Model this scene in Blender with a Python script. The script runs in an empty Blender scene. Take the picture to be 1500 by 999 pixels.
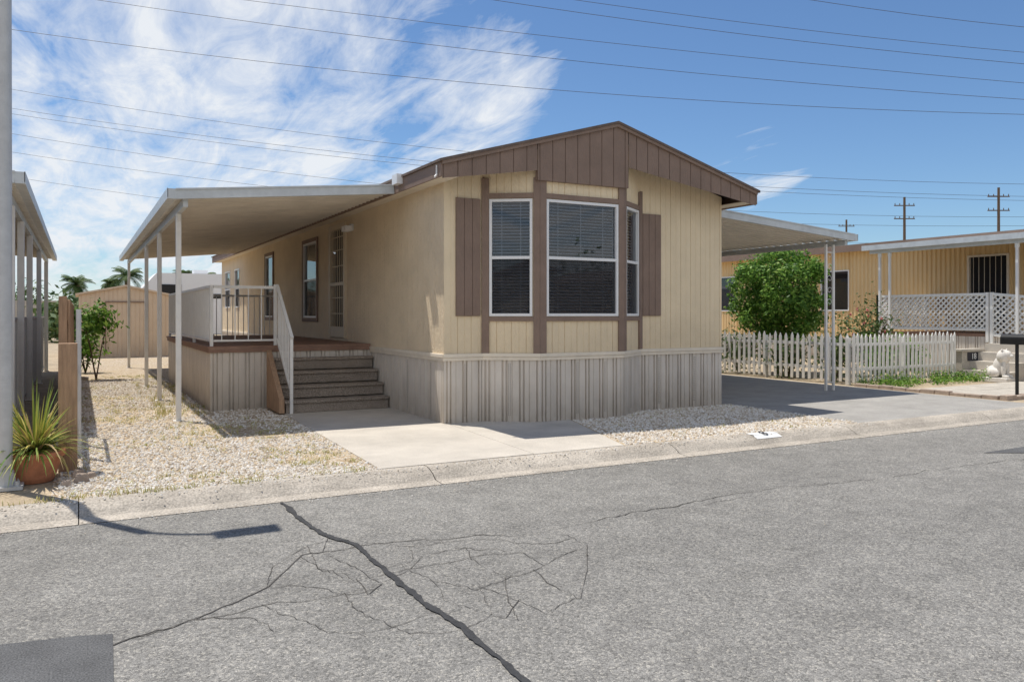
import bpy, math, random
from mathutils import Vector, Matrix
random.seed(7)
SC=bpy.context.scene
TH=math.radians(28.55); ST,CT=math.sin(TH),math.cos(TH)
F=1167.0
def at_depth(px,py,Z):
    X=(px-750)/F*Z
    return (ST*Z+CT*X, CT*Z-ST*X, 1.5+(460-py)/F*Z)
def survey(px,py,z=0.0):
    Z=F*(1.5-z)/(py-460); p=at_depth(px,py,Z); return (p[0],p[1])

# ---------------------------------------------------------------- materials
class NT:
    def __init__(s,m): s.t=m.node_tree; s.n=s.t.nodes
    def add(s,ty,**k):
        n=s.n.new(ty)
        for a,b in k.items(): setattr(n,a,b)
        return n
    def l(s,a,b): s.t.links.new(a,b)
def ramp(nt,fac,stops):
    r=nt.add('ShaderNodeValToRGB'); e=r.color_ramp.elements
    while len(e)<len(stops): e.new(0.5)
    for i,(p,c) in enumerate(stops):
        e[i].position=p; e[i].color=(*c,1) if len(c)==3 else c
    nt.l(fac,r.inputs[0]); return r.outputs[0]
def mat(name,col,rough=.7,var=.12,scale=3.0,stretch=(1,1,1),bump=0.0,bscale=40,bstretch=(1,1,1),metal=0,fine=0.0,spec=.3,dirt=None):
    m=bpy.data.materials.new(name); m.use_nodes=True; nt=NT(m)
    b=nt.n['Principled BSDF']; b.inputs['Roughness'].default_value=rough; b.inputs['Metallic'].default_value=metal
    b.inputs['Specular IOR Level'].default_value=spec
    tc=nt.add('ShaderNodeTexCoord')
    mp=nt.add('ShaderNodeMapping'); mp.inputs['Scale'].default_value=stretch; nt.l(tc.outputs['Object'],mp.inputs[0])
    n=nt.add('ShaderNodeTexNoise'); n.inputs['Scale'].default_value=scale; n.inputs['Detail'].default_value=6; n.inputs['Roughness'].default_value=.65
    nt.l(mp.outputs[0],n.inputs['Vector'])
    lo=tuple(max(0,c*(1-var)) for c in col); hi=tuple(min(1,c*(1+var)) for c in col)
    c=ramp(nt,n.outputs[0],[(.3,lo),(.7,hi)])
    if fine:
        n2=nt.add('ShaderNodeTexNoise'); n2.inputs['Scale'].default_value=bscale*1.3; n2.inputs['Detail'].default_value=3
        nt.l(tc.outputs['Object'],n2.inputs['Vector'])
        r2=ramp(nt,n2.outputs[0],[(.35,(1-fine,)*3),(.65,(1+fine,)*3)])
        mx=nt.add('ShaderNodeMix',data_type='RGBA',blend_type='MULTIPLY'); mx.inputs[0].default_value=1
        nt.l(c,mx.inputs[6]); nt.l(r2,mx.inputs[7]); c=mx.outputs[2]
    if dirt:  # grime that gathers towards the ground: (z0,z1,colour,amount)
        sp=nt.add('ShaderNodeSeparateXYZ'); nt.l(tc.outputs['Object'],sp.inputs[0])
        mr=nt.add('ShaderNodeMapRange'); mr.inputs[1].default_value=dirt[0]; mr.inputs[2].default_value=dirt[1]
        mr.inputs[3].default_value=1; mr.inputs[4].default_value=0; nt.l(sp.outputs[2],mr.inputs[0])
        n3=nt.add('ShaderNodeTexNoise'); n3.inputs['Scale'].default_value=5; n3.inputs['Detail'].default_value=8; n3.inputs['Roughness'].default_value=.7
        nt.l(tc.outputs['Object'],n3.inputs['Vector'])
        a=nt.add('ShaderNodeMath',operation='MULTIPLY'); nt.l(mr.outputs[0],a.inputs[0]); nt.l(n3.outputs[0],a.inputs[1])
        a2=nt.add('ShaderNodeMath',operation='MULTIPLY',use_clamp=True); nt.l(a.outputs[0],a2.inputs[0]); a2.inputs[1].default_value=dirt[3]
        mx=nt.add('ShaderNodeMix',data_type='RGBA'); nt.l(a2.outputs[0],mx.inputs[0]); nt.l(c,mx.inputs[6]); mx.inputs[7].default_value=(*dirt[2],1)
        c=mx.outputs[2]
    nt.l(c,b.inputs['Base Color'])
    if bump:
        mb=nt.add('ShaderNodeMapping'); mb.inputs['Scale'].default_value=bstretch; nt.l(tc.outputs['Object'],mb.inputs[0])
        nb=nt.add('ShaderNodeTexNoise'); nb.inputs['Scale'].default_value=bscale; nb.inputs['Detail'].default_value=5
        nt.l(mb.outputs[0],nb.inputs['Vector'])
        bp=nt.add('ShaderNodeBump'); bp.inputs['Strength'].default_value=bump; bp.inputs['Distance'].default_value=.02
        nt.l(nb.outputs[0],bp.inputs['Height']); nt.l(bp.outputs[0],b.inputs['Normal'])
    return m
def island_mat(name,stops,rough=.8,trans=0):
    m=bpy.data.materials.new(name); m.use_nodes=True; nt=NT(m); b=nt.n['Principled BSDF']
    b.inputs['Roughness'].default_value=rough; b.inputs['Specular IOR Level'].default_value=.25
    g=nt.add('ShaderNodeNewGeometry'); c=ramp(nt,g.outputs['Random Per Island'],stops); nt.l(c,b.inputs['Base Color'])
    if trans:
        t=nt.add('ShaderNodeBsdfTranslucent'); nt.l(c,t.inputs[0]); mx=nt.add('ShaderNodeMixShader'); mx.inputs[0].default_value=trans
        nt.l(b.outputs[0],mx.inputs[1]); nt.l(t.outputs[0],mx.inputs[2]); nt.l(mx.outputs[0],nt.n['Material Output'].inputs[0])
    return m
M={}
M['siding']=mat('cream_siding',(.82,.68,.47),.75,.06,2,bump=.55,bscale=22,bstretch=(3,3,.8),dirt=(.9,1.6,(.46,.36,.24),.55))
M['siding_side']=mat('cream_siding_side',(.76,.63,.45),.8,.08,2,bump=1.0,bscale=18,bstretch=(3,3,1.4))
M['brown']=mat('brown_paint',(.25,.178,.14),.75,.12,3,bump=.45,bscale=25,bstretch=(3,3,.6))
M['skirt']=mat('metal_skirting',(.66,.60,.525),.6,.13,4,stretch=(1,1,.3),bump=.1,bscale=12,dirt=(0,.6,(.33,.27,.20),1.0))
M['band']=mat('cream_trim',(.76,.68,.56),.6,.08,6)
M['white']=mat('white_paint',(.80,.79,.76),.5,.05,8,dirt=(0,1.2,(.5,.45,.38),.5))
M['vinyl']=mat('white_vinyl',(.80,.80,.80),.4,.02,8)
M['gutter']=mat('awning_fascia_metal',(.56,.59,.60),.45,.14,4)
M['pan']=mat('awning_pan_metal',(.70,.64,.55),.5,.12,2)
M['deckwood']=mat('deck_board',(.27,.165,.12),.7,.2,5,stretch=(1,6,1),bump=.3,bscale=30)
M['step']=mat('step_aggregate',(.31,.26,.215),.9,.12,3,bump=.8,bscale=90,fine=.7)
M['shingle']=mat('roof_shingle',(.16,.12,.10),.9,.2,6,bump=.5,bscale=50)
M['dark']=mat('dark_interior',(.02,.02,.022),.9,.1)
M['blind']=mat('blind_slat',(.66,.69,.73),.5,.03)
M['gate']=mat('security_door_metal',(.62,.52,.38),.5,.05)
M['wood']=mat('weathered_wood',(.42,.27,.17),.85,.25,8,stretch=(4,4,.5),bump=.5,bscale=25,bstretch=(4,4,.4))
M['black']=mat('black_metal',(.02,.02,.02),.4,.1)
M['wire']=mat('wire_metal',(.07,.07,.08),.5,.1)
M['galv']=mat('galvanised_metal',(.56,.56,.55),.5,.1,9,metal=.1)
M['terracotta']=mat('terracotta',(.46,.19,.10),.8,.25,9)
M['shed']=mat('shed_metal',(.66,.53,.40),.6,.06,2)
M['yellow']=mat('yellow_corrugated_metal',(.78,.57,.30),.6,.06,2,stretch=(1,1,.3))
M['trunk']=mat('bark',(.14,.10,.07),.9,.2,10,bump=.6,bscale=30)
M['stone']=mat('statue_stone',(.70,.66,.60),.8,.1,15)
M['paver']=mat('paver',(.46,.42,.36),.9,.15,4,bump=.3,bscale=40,fine=.15)
M['brick']=mat('edging_brick',(.40,.32,.26),.9,.25,9,bump=.3,bscale=40)
M['concrete']=mat('concrete_slab',(.52,.475,.41),.9,.15,1.3,bump=.25,bscale=60,fine=.10)
M['kerb']=mat('kerb_concrete',(.42,.375,.315),.9,.30,2.6,stretch=(.5,1,1),bump=.4,bscale=45,fine=.25)
M['dirt']=mat('dry_dirt',(.40,.32,.22),.95,.25,2,bump=.5,bscale=30,fine=.2)
M['drive']=mat('driveway_asphalt',(.34,.325,.30),.9,.15,2,bump=.5,bscale=80,fine=.25)
M['patch']=mat('asphalt_patch',(.115,.115,.115),.9,.18,4,bump=.5,bscale=90,fine=.4)
M['tar']=mat('crack_sealant',(.045,.045,.046),.7,.3,12,bump=.4,bscale=40)
M['crack']=mat('crack_gap',(.095,.088,.08),.95,.35,20)
M['slot']=mat('vent_slot',(.10,.085,.07),.9,.1)
M['paintw']=mat('white_marking',(.76,.76,.74),.6,.08,20)
M['navy']=mat('number_black',(.03,.03,.04),.6,.1)
def asphalt():
    m=bpy.data.materials.new('street_asphalt'); m.use_nodes=True; nt=NT(m); b=nt.n['Principled BSDF']
    b.inputs['Roughness'].default_value=.92; b.inputs['Specular IOR Level'].default_value=.2
    tc=nt.add('ShaderNodeTexCoord')
    def noise(s,d=6,st=(1,1,1),ro=.6):
        mp=nt.add('ShaderNodeMapping'); mp.inputs['Scale'].default_value=st; nt.l(tc.outputs['Object'],mp.inputs[0])
        n=nt.add('ShaderNodeTexNoise'); n.inputs['Scale'].default_value=s; n.inputs['Detail'].default_value=d; n.inputs['Roughness'].default_value=ro
        nt.l(mp.outputs[0],n.inputs['Vector']); return n.outputs[0]
    c=ramp(nt,noise(.45,8,(.3,1,1),.65),[(.3,(.195,.188,.174)),(.7,(.27,.26,.24))])
    for s,a,d in ((4,.10,6),(28,.10,4),(170,.45,2)):
        r=ramp(nt,noise(s,d),[(.36,(1-a,)*3),(.66,(1+a,)*3)])
        mx=nt.add('ShaderNodeMix',data_type='RGBA',blend_type='MULTIPLY'); mx.inputs[0].default_value=1
        nt.l(c,mx.inputs[6]); nt.l(r,mx.inputs[7]); c=mx.outputs[2]
    # individual chips: light, mid and dark stones
    v=nt.add('ShaderNodeTexVoronoi'); v.inputs['Scale'].default_value=85; nt.l(tc.outputs['Object'],v.inputs['Vector'])
    sp=nt.add('ShaderNodeSeparateColor'); nt.l(v.outputs['Color'],sp.inputs[0])
    r=ramp(nt,sp.outputs[0],[(0,(.60,)*3),(.25,(.85,)*3),(.75,(1.08,)*3),(1,(1.5,1.47,1.4))])
    mx=nt.add('ShaderNodeMix',data_type='RGBA',blend_type='MULTIPLY'); mx.inputs[0].default_value=1; nt.l(c,mx.inputs[6]); nt.l(r,mx.inputs[7]); c=mx.outputs[2]
    # sparse dark oil spots
    o=ramp(nt,noise(1.7,3),[(.68,(1,1,1)),(.76,(.72,.72,.72))])
    mx=nt.add('ShaderNodeMix',data_type='RGBA',blend_type='MULTIPLY'); mx.inputs[0].default_value=1; nt.l(c,mx.inputs[6]); nt.l(o,mx.inputs[7]); c=mx.outputs[2]
    nt.l(c,b.inputs['Base Color'])
    bp=nt.add('ShaderNodeBump'); bp.invert=True; bp.inputs['Strength'].default_value=.45; bp.inputs['Distance'].default_value=.006
    nt.l(v.outputs['Distance'],bp.inputs['Height']); nt.l(bp.outputs[0],b.inputs['Normal']); return m
M['street']=asphalt()
def gravelmat():
    m=bpy.data.materials.new('gravel_bed'); m.use_nodes=True; nt=NT(m); b=nt.n['Principled BSDF']; b.inputs['Roughness'].default_value=.9
    tc=nt.add('ShaderNodeTexCoord')
    v=nt.add('ShaderNodeTexVoronoi'); v.inputs['Scale'].default_value=32; nt.l(tc.outputs['Object'],v.inputs['Vector'])
    sp=nt.add('ShaderNodeSeparateColor'); nt.l(v.outputs['Color'],sp.inputs[0])
    c=ramp(nt,sp.outputs[0],[(0,(.42,.32,.21)),(.35,(.60,.51,.39)),(.6,(.70,.64,.54)),(1,(.78,.74,.67))])
    e=ramp(nt,v.outputs['Distance'],[(.25,(1,1,1)),(.62,(.6,.5,.38))])
    mx=nt.add('ShaderNodeMix',data_type='RGBA',blend_type='MULTIPLY'); mx.inputs[0].default_value=1; nt.l(c,mx.inputs[6]); nt.l(e,mx.inputs[7])
    n=nt.add('ShaderNodeTexNoise'); n.inputs['Scale'].default_value=1.1; n.inputs['Detail'].default_value=8; n.inputs['Roughness'].default_value=.7; nt.l(tc.outputs['Object'],n.inputs['Vector'])
    k=ramp(nt,n.outputs[0],[(.46,(0,)*3),(.60,(.75,)*3)])
    m2=nt.add('ShaderNodeMix',data_type='RGBA'); nt.l(k,m2.inputs[0]); nt.l(mx.outputs[2],m2.inputs[6]); m2.inputs[7].default_value=(.50,.40,.26,1)
    nt.l(m2.outputs[2],b.inputs['Base Color'])
    bp=nt.add('ShaderNodeBump'); bp.invert=True; bp.inputs['Strength'].default_value=.9; bp.inputs['Distance'].default_value=.02
    nt.l(v.outputs['Distance'],bp.inputs['Height']); nt.l(bp.outputs[0],b.inputs['Normal']); return m
M['gravel']=gravelmat()
M['pebble']=island_mat('pebbles',[(0,(.36,.28,.20)),(.2,(.60,.52,.41)),(.5,(.74,.69,.61)),(.8,(.82,.80,.76)),(1,(.52,.44,.34))])
M['leaf']=island_mat('shrub_leaf',[(0,(.05,.12,.02)),(.4,(.11,.23,.035)),(.75,(.21,.38,.06)),(1,(.33,.47,.09))],.5,.35)
M['leafd']=island_mat('dull_leaf',[(0,(.04,.08,.025)),(.5,(.08,.14,.04)),(1,(.17,.21,.07))],.6,.25)
M['weed']=island_mat('dry_weed',[(0,(.34,.34,.09)),(.4,(.58,.49,.23)),(.7,(.30,.34,.09)),(1,(.68,.58,.33))],.8,.2)
M['agave']=island_mat('agave_leaf',[(0,(.12,.22,.04)),(.4,(.30,.36,.07)),(.75,(.55,.46,.12)),(1,(.44,.32,.16))],.6,.2)
M['rose']=island_mat('rose_petal',[(0,(.55,.05,.06)),(1,(.75,.35,.35))],.6,.2)
def glass():
    m=bpy.data.materials.new('window_glass'); m.use_nodes=True; nt=NT(m); nt.n.remove(nt.n['Principled BSDF'])
    f=nt.add('ShaderNodeFresnel'); f.inputs[0].default_value=1.55
    a=nt.add('ShaderNodeMath',operation='MULTIPLY_ADD'); a.inputs[1].default_value=1.2; a.inputs[2].default_value=.04; nt.l(f.outputs[0],a.inputs[0])
    t=nt.add('ShaderNodeBsdfTransparent'); t.inputs[0].default_value=(.74,.79,.84,1)
    g=nt.add('ShaderNodeBsdfGlossy'); g.inputs['Roughness'].default_value=.02
    mx=nt.add('ShaderNodeMixShader'); nt.l(a.outputs[0],mx.inputs[0]); nt.l(t.outputs[0],mx.inputs[1]); nt.l(g.outputs[0],mx.inputs[2])
    nt.l(mx.outputs[0],nt.n['Material Output'].inputs[0]); return m
M['glass']=glass()
def screen():
    m=bpy.data.materials.new('insect_screen'); m.use_nodes=True; nt=NT(m); b=nt.n['Principled BSDF']; b.inputs['Base Color'].default_value=(.03,.03,.035,1); b.inputs['Roughness'].default_value=.8
    t=nt.add('ShaderNodeBsdfTransparent'); mx=nt.add('ShaderNodeMixShader'); mx.inputs[0].default_value=.5
    nt.l(t.outputs[0],mx.inputs[1]); nt.l(b.outputs[0],mx.inputs[2]); nt.l(mx.outputs[0],nt.n['Material Output'].inputs[0]); return m
M['screen']=screen()

# ---------------------------------------------------------------- mesh helpers
def empty(name,loc=(0,0,0)):
    e=bpy.data.objects.new(name,None); SC.collection.objects.link(e); e.location=loc; e.empty_display_size=.2; return e
class MB:
    def __init__(s): s.v=[]; s.f=[]
    def quad(s,a,b,c,d):
        n=len(s.v); s.v+=[a,b,c,d]; s.f.append((n,n+1,n+2,n+3))
    def poly(s,pts):
        n=len(s.v); s.v+=list(pts); s.f.append(tuple(range(n,n+len(pts))))
    def hexa(s,p):
        n=len(s.v); s.v+=p
        for f in ((0,3,2,1),(4,5,6,7),(0,1,5,4),(1,2,6,5),(2,3,7,6),(3,0,4,7)): s.f.append(tuple(n+i for i in f))
    def box(s,x0,x1,y0,y1,z0,z1):
        s.hexa([(x0,y0,z0),(x1,y0,z0),(x1,y1,z0),(x0,y1,z0),(x0,y0,z1),(x1,y0,z1),(x1,y1,z1),(x0,y1,z1)])
    def fbox(s,fr,a,b,d0,d1,z0,z1):
        s.hexa([FP(fr,a,d1,z0),FP(fr,b,d1,z0),FP(fr,b,d0,z0),FP(fr,a,d0,z0),FP(fr,a,d1,z1),FP(fr,b,d1,z1),FP(fr,b,d0,z1),FP(fr,a,d0,z1)])
    def bar(s,p,q,w,h=None):
        h=h or w; p=Vector(p); q=Vector(q); d=(q-p).normalized()
        u=d.cross(Vector((0,0,1)))
        if u.length<.01: u=Vector((1,0,0))
        u.normalize(); v=u.cross(d).normalized(); u*=w/2; v*=h/2
        s.hexa([tuple(x) for x in (p-u-v,p+u-v,p+u+v,p-u+v,q-u-v,q+u-v,q+u+v,q-u+v)])
    def tube(s,pts,rs,n=8,cap=True):
        rings=[]; pts=[Vector(p) for p in pts]
        for i,p in enumerate(pts):
            d=(pts[min(i+1,len(pts)-1)]-pts[max(i-1,0)]).normalized()
            u=d.cross(Vector((0,0,1)))
            if u.length<.05: u=Vector((1,0,0))
            u.normalize(); v=u.cross(d).normalized(); r=rs[i] if hasattr(rs,'__len__') else rs
            st=len(s.v); s.v+=[tuple(p+u*math.cos(k*2*math.pi/n)*r+v*math.sin(k*2*math.pi/n)*r) for k in range(n)]; rings.append(st)
        for a,b in zip(rings,rings[1:]):
            for k in range(n): s.f.append((a+k,a+(k+1)%n,b+(k+1)%n,b+k))
        if cap: s.f.append(tuple(rings[0]+k for k in range(n))[::-1]); s.f.append(tuple(rings[-1]+k for k in range(n)))
    def obj(s,name,m,parent=None,smooth=False,bevel=0):
        me=bpy.data.meshes.new(name); me.from_pydata(s.v,[],s.f); me.materials.append(M[m] if isinstance(m,str) else m)
        if smooth: me.shade_smooth()
        o=bpy.data.objects.new(name,me); SC.collection.objects.link(o)
        if parent:
            o.parent=parent; o.matrix_parent_inverse=Matrix.Translation(parent.location).inverted()
        if bevel:
            b=o.modifiers.new('bevel','BEVEL'); b.width=bevel; b.segments=2; b.limit_method='ANGLE'
        return o
def FR(x,y,a): a=math.radians(a); return (x,y,math.cos(a),math.sin(a))
def FP(fr,s,d,z): x,y,c,n=fr; return (x+c*s+n*d, y+n*s-c*d, z)
def num(f): return f if callable(f) else (lambda s:f)
def ribwall(mb,fr,s0,s1,zb,zt,period,prof):
    zb=num(zb); zt=num(zt); pts=[]; k=math.floor(s0/period)
    pts.append((s0,0))
    while k*period<s1:
        for a,d in prof:
            s=k*period+a
            if s0+1e-4<s<s1-1e-4: pts.append((s,d))
        k+=1
    pts.append((s1,0))
    n=len(mb.v)
    for s,d in pts: mb.v+= [FP(fr,s,d,zb(s)),FP(fr,s,d,zt(s))]
    for i in range(len(pts)-1):
        a=n+2*i; mb.f.append((a,a+2,a+3,a+1))
SIDING=[(0,0),(.098,0),(.1,-.004),(.104,-.004),(.106,0),(.196,0),(.198,-.009),(.204,-.009),(.206,0)]
GABLE=[(0,0),(.194,0),(.197,-.012),(.205,-.012),(.206,0)]
SKIRT=[(0,0),(.03,0),(.036,-.028),(.052,-.028),(.058,0),(.085,0),(.091,-.028),(.107,-.028),(.113,0),(.17,0),(.174,-.01),(.18,-.01),(.184,0),(.24,0)]
CORR=[(0,0),(.05,0),(.075,-.03),(.115,-.03),(.14,0)]
def wall_open(mb,fr,s0,s1,zb,zt,ops,period,prof):
    cur=s0
    for a,b,z0,z1 in sorted(ops):
        if a>cur: ribwall(mb,fr,cur,a,zb,zt,period,prof)
        if z0>num(zb)(a)+.01: ribwall(mb,fr,a,b,zb,z0,period,prof)
        if z1<num(zt)(a)-.01: ribwall(mb,fr,a,b,z1,zt,period,prof)
        cur=b
    if cur<s1: ribwall(mb,fr,cur,s1,zb,zt,period,prof)
def window(parent,fr,s0,s1,z0,z1,tag='window',split=True,blinds=True,fm='vinyl'):
    w=.036; f=MB()
    f.fbox(fr,s0,s0+w,-.09,.022,z0,z1); f.fbox(fr,s1-w,s1,-.09,.022,z0,z1)
    f.fbox(fr,s0+w,s1-w,-.09,.022,z0,z0+w); f.fbox(fr,s0+w,s1-w,-.09,.022,z1-w,z1)
    zm=(z0+z1)/2
    if split: f.fbox(fr,s0+w,s1-w,-.05,.014,zm-.020,zm+.020)
    f.obj(tag+'_frame',fm,parent)
    g=MB(); g.quad(FP(fr,s0+w,-.02,z0+w),FP(fr,s1-w,-.02,z0+w),FP(fr,s1-w,-.02,z1-w),FP(fr,s0+w,-.02,z1-w)); g.obj(tag+'_glass','glass',parent)
    if split:
        g=MB(); g.quad(FP(fr,s0+w,-.004,z0+w),FP(fr,s1-w,-.004,z0+w),FP(fr,s1-w,-.004,zm-.02),FP(fr,s0+w,-.004,zm-.02)); g.obj(tag+'_screen','screen',parent)
    if blinds:
        b=MB(); z=z0+w
        while z<z1-w:
            e=random.uniform(-.002,.002)
            b.quad(FP(fr,s0+w,-.055,z),FP(fr,s1-w,-.055,z+e),FP(fr,s1-w,-.087,z+.019+e),FP(fr,s0+w,-.087,z+.019)); z+=.044
        n=2 if s1-s0<.9 else 3
        for i in range(n):
            s=s0+w+(s1-s0-2*w)*(i+.5)/n; b.fbox(fr,s-.003,s+.003,-.053,-.05,z0+w,z1-w)
        b.obj(tag+'_blinds','blind',parent)
    d=MB(); d.fbox(fr,s0-.02,s1+.02,-.30,-.28,z0-.02,z1+.02)
    d.fbox(fr,s0-.02,s0+.001,-.28,-.095,z0-.02,z1+.02); d.fbox(fr,s1-.001,s1+.02,-.28,-.095,z0-.02,z1+.02)
    d.fbox(fr,s0,s1,-.28,-.095,z0-.02,z0); d.fbox(fr,s0,s1,-.28,-.095,z1,z1+.02)
    d.obj(tag+'_interior','dark',parent)
def shutter(mb,fr,s0,s1,z0,z1):
    mb.fbox(fr,s0,s1,.003,.018,z0,z1)
    n=3; w=(s1-s0)/n
    for i in range(n): mb.fbox(fr,s0+i*w+.003,s0+(i+1)*w-.003,.0185,.03,z0+.004,z1-.004)

# ---------------------------------------------------------------- ground
g=MB(); g.quad((-900,-900,-.13),(900,-900,-.13),(900,900,-.13),(-900,900,-.13)); g.obj('ground','dirt')
g=MB(); g.quad((-120,-5,-.10),(160,-5,-.10),(160,6.88,-.10),(-120,6.88,-.10)); g.obj('street','street')
def kerb(ys,name):
    prof=[(6.88,-.096),(7.04,-.085),(7.12,-.035),(7.20,-.004),(7.26,.006),(7.34,.006),(7.35,-.06)]
    k=MB(); x=-60
    while x<80:
        n=len(k.v)
        for xx in (x+.004,x+2.996): k.v+=[(xx,y if ys>0 else 1.88-y,z) for y,z in prof]
        m=len(prof)
        for i in range(m-1): k.f.append((n+i,n+m+i,n+m+i+1,n+i+1))
        x+=3
    k.obj(name,'kerb')
kerb(1,'kerb'); kerb(-1,'kerb')
g=MB(); g.box(-60,100,7.3,90,-.12,-.006); g.obj('lot_ground','dirt')
g=MB(); g.box(-60,100,-60,-5.42,-.12,-.002); g.obj('lot_ground','gravel')
g=MB(); g.quad((-.2,7.345,0),(2.58,7.345,0),(2.75,12.0,0),(-.2,12.0,0)); g.quad((-.2,12.0,0),(4.4,12.0,0),(4.4,31,0),(-.2,31,0))
g.quad((5.45,7.345,0),(9.42,7.345,0),(9.42,9.98,0),(6.2,9.98,0)); g.obj('gravel','gravel')
g=MB(); g.hexa([(2.55,7.35,-.05),(4.262,7.35,-.05),(4.55,12.6,-.05),(2.72,12.6,-.05),(2.55,7.35,.012),(4.262,7.35,.012),(4.55,12.6,.012),(2.72,12.6,.012)])
g.hexa([(4.275,7.35,-.05),(5.45,7.35,-.05),(6.25,10.0,-.05),(4.42,10.0,-.05),(4.275,7.35,.010),(5.45,7.35,.010),(6.25,10.0,.010),(4.42,10.0,.010)])
g.obj('concrete_walkway','concrete',bevel=.004)
g=MB(); g.quad((9.42,7.34,.002),(14.0,7.34,.002),(14.15,30,.002),(9.42,30,.002)); g.obj('driveway','drive')
pb=MB()
def pebble(x,y,z,r):
    a=random.random()*6.28; n=len(pb.v); sx=r*random.uniform(.8,1.5); sy=r*random.uniform(.7,1.1); h=r*random.uniform(.5,.9)
    for u,v in ((1,0),(.2,1),(-1,.1),(-.1,-1)):
        u*=sx; v*=sy; pb.v.append((x+u*math.cos(a)-v*math.sin(a),y+u*math.sin(a)+v*math.cos(a),z))
    q=random.uniform(.4,.7)
    for u,v in ((1,0),(.2,1),(-1,.1),(-.1,-1)):
        u*=sx*q; v*=sy*q; pb.v.append((x+u*math.cos(a)-v*math.sin(a),y+u*math.sin(a)+v*math.cos(a),z+h))
    pb.f+=[(n+4,n+5,n+6,n+7),(n,n+1,n+5,n+4),(n+1,n+2,n+6,n+5),(n+2,n+3,n+7,n+6),(n+3,n,n+4,n+7)]
def patchy(x,y): return math.sin(1.9*x+.7*y)+math.sin(2.3*y-1.1*x+1)+.8*math.sin(4.1*x+3.3*y)
for i in range(28000):
    u=random.random()**1.7; y=7.36+u*13; x=random.uniform(-.15,2.57+(y-7.35)*.036 if y<12 else (1.75 if y>13 else 2.6))
    if patchy(x,y)+random.gauss(0,.9)>-1.0: pebble(x,y,0,random.uniform(.007,.019)*(1+.3*u))
for i in range(9500):
    y=random.uniform(7.36,9.9); x=random.uniform(5.5+(y-7.35)*.3,9.42+random.random()*.12)
    pebble(x,y,0,random.uniform(.008,.02))
for i in range(900):
    x=random.uniform(-.6,9.8); pebble(x,7.3-abs(random.gauss(0,.08)),.004 ,random.uniform(.004,.011))
for i in range(700):   # grit washed into the gutter and scattered over the street
    x=random.uniform(-2,12); pebble(x,6.95-abs(random.gauss(0,.14)),-.094,random.uniform(.003,.008))
for i in range(350): pebble(random.uniform(-1.5,8),random.uniform(1.5,6.8),-.0995,random.uniform(.002,.005))
pb.obj('gravel_stones','pebble')
wd=MB()
def tuft(x,y,h,n,z=0,sp=.5,w=.004):
    for i in range(n):
        a=random.random()*6.28; hh=h*random.uniform(.4,1); r=hh*random.uniform(.2,1)*sp; ox,oy=random.gauss(0,.035),random.gauss(0,.035)
        dx,dy=math.cos(a),math.sin(a); k=len(wd.v)
        wd.v+=[(x+ox-dy*w,y+oy+dx*w,z),(x+ox+dy*w,y+oy-dx*w,z),(x+ox+dx*r*.4+dy*w*.7,y+oy+dy*r*.4-dx*w*.7,z+hh*.6),(x+ox+dx*r*.4-dy*w*.7,y+oy+dy*r*.4+dx*w*.7,z+hh*.6),(x+ox+dx*r,y+oy+dy*r,z+hh)]
        wd.f+=[(k,k+1,k+2,k+3),(k+3,k+2,k+4)]
for i in range(1500):
    y=7.4+random.random()**1.2*14; x=random.uniform(-.1,2.5)
    if x<(2.5 if y<12 else 1.7) and patchy(x,y)+random.gauss(0,.5)<-.1: tuft(x,y,random.uniform(.015,.06),random.randint(5,13),sp=1.6)
for i in range(60): tuft(random.uniform(1.0,1.75),random.uniform(12.5,18),.12,10)
for i in range(30): tuft(random.uniform(6.3,9.3),random.uniform(7.4,9.8),.05,7)
for i in range(60): tuft(random.uniform(-1,2.4),random.uniform(7.3,7.45),.05,8,sp=1)
wd.obj('dry_grass','weed')

# cracks
ZS=-.10
def strip(mb,pts,w,z,seg=.06,jit=.012,wj=.5):
    P=[]
    for (a,b) in zip(pts,pts[1:]):
        a=Vector(a);b=Vector(b); n=max(1,int((b-a).length/seg))
        for i in range(n): P.append(a+(b-a)*i/n)
    P.append(Vector(pts[-1])); off=0; Q=[]; wv=1
    for p in P:
        off=off*.85+random.gauss(0,jit); Q.append(p+Vector((off*.7,off)))
    n=len(mb.v)
    for i,p in enumerate(Q):
        wv=.7*wv+.3*(1+random.uniform(-wj,wj)*2)
        d=(Q[min(i+1,len(Q)-1)]-Q[max(i-1,0)]); d=d.normalized() if d.length>1e-6 else Vector((1,0)); nn=Vector((-d.y,d.x))*w*max(.15,wv)/2
        mb.v+=[(p.x+nn.x,p.y+nn.y,z),(p.x-nn.x,p.y-nn.y,z)]
    for i in range(len(Q)-1): mb.f.append((n+2*i,n+2*i+1,n+2*i+3,n+2*i+2))
def pp(l): return [survey(x,y,ZS) for x,y in l]
c=MB(); strip(c,pp([(412,737),(440,762),(480,785),(520,800),(555,830),(600,865),(632,893),(672,915),(705,945),(740,972),(775,1000),(830,1040)]),.040,ZS+.008,.03,.005,.5)
c.obj('sealed_crack','tar')
c=MB(); Zc=ZS+.004
main=[(0,963),(165,945),(290,905),(390,862),(440,815),(540,800),(640,790),(760,783),(860,768),(960,745),(1120,718),(1290,700),(1500,672)]
strip(c,pp(main),.008,Zc,.05,.014,.8)
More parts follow.
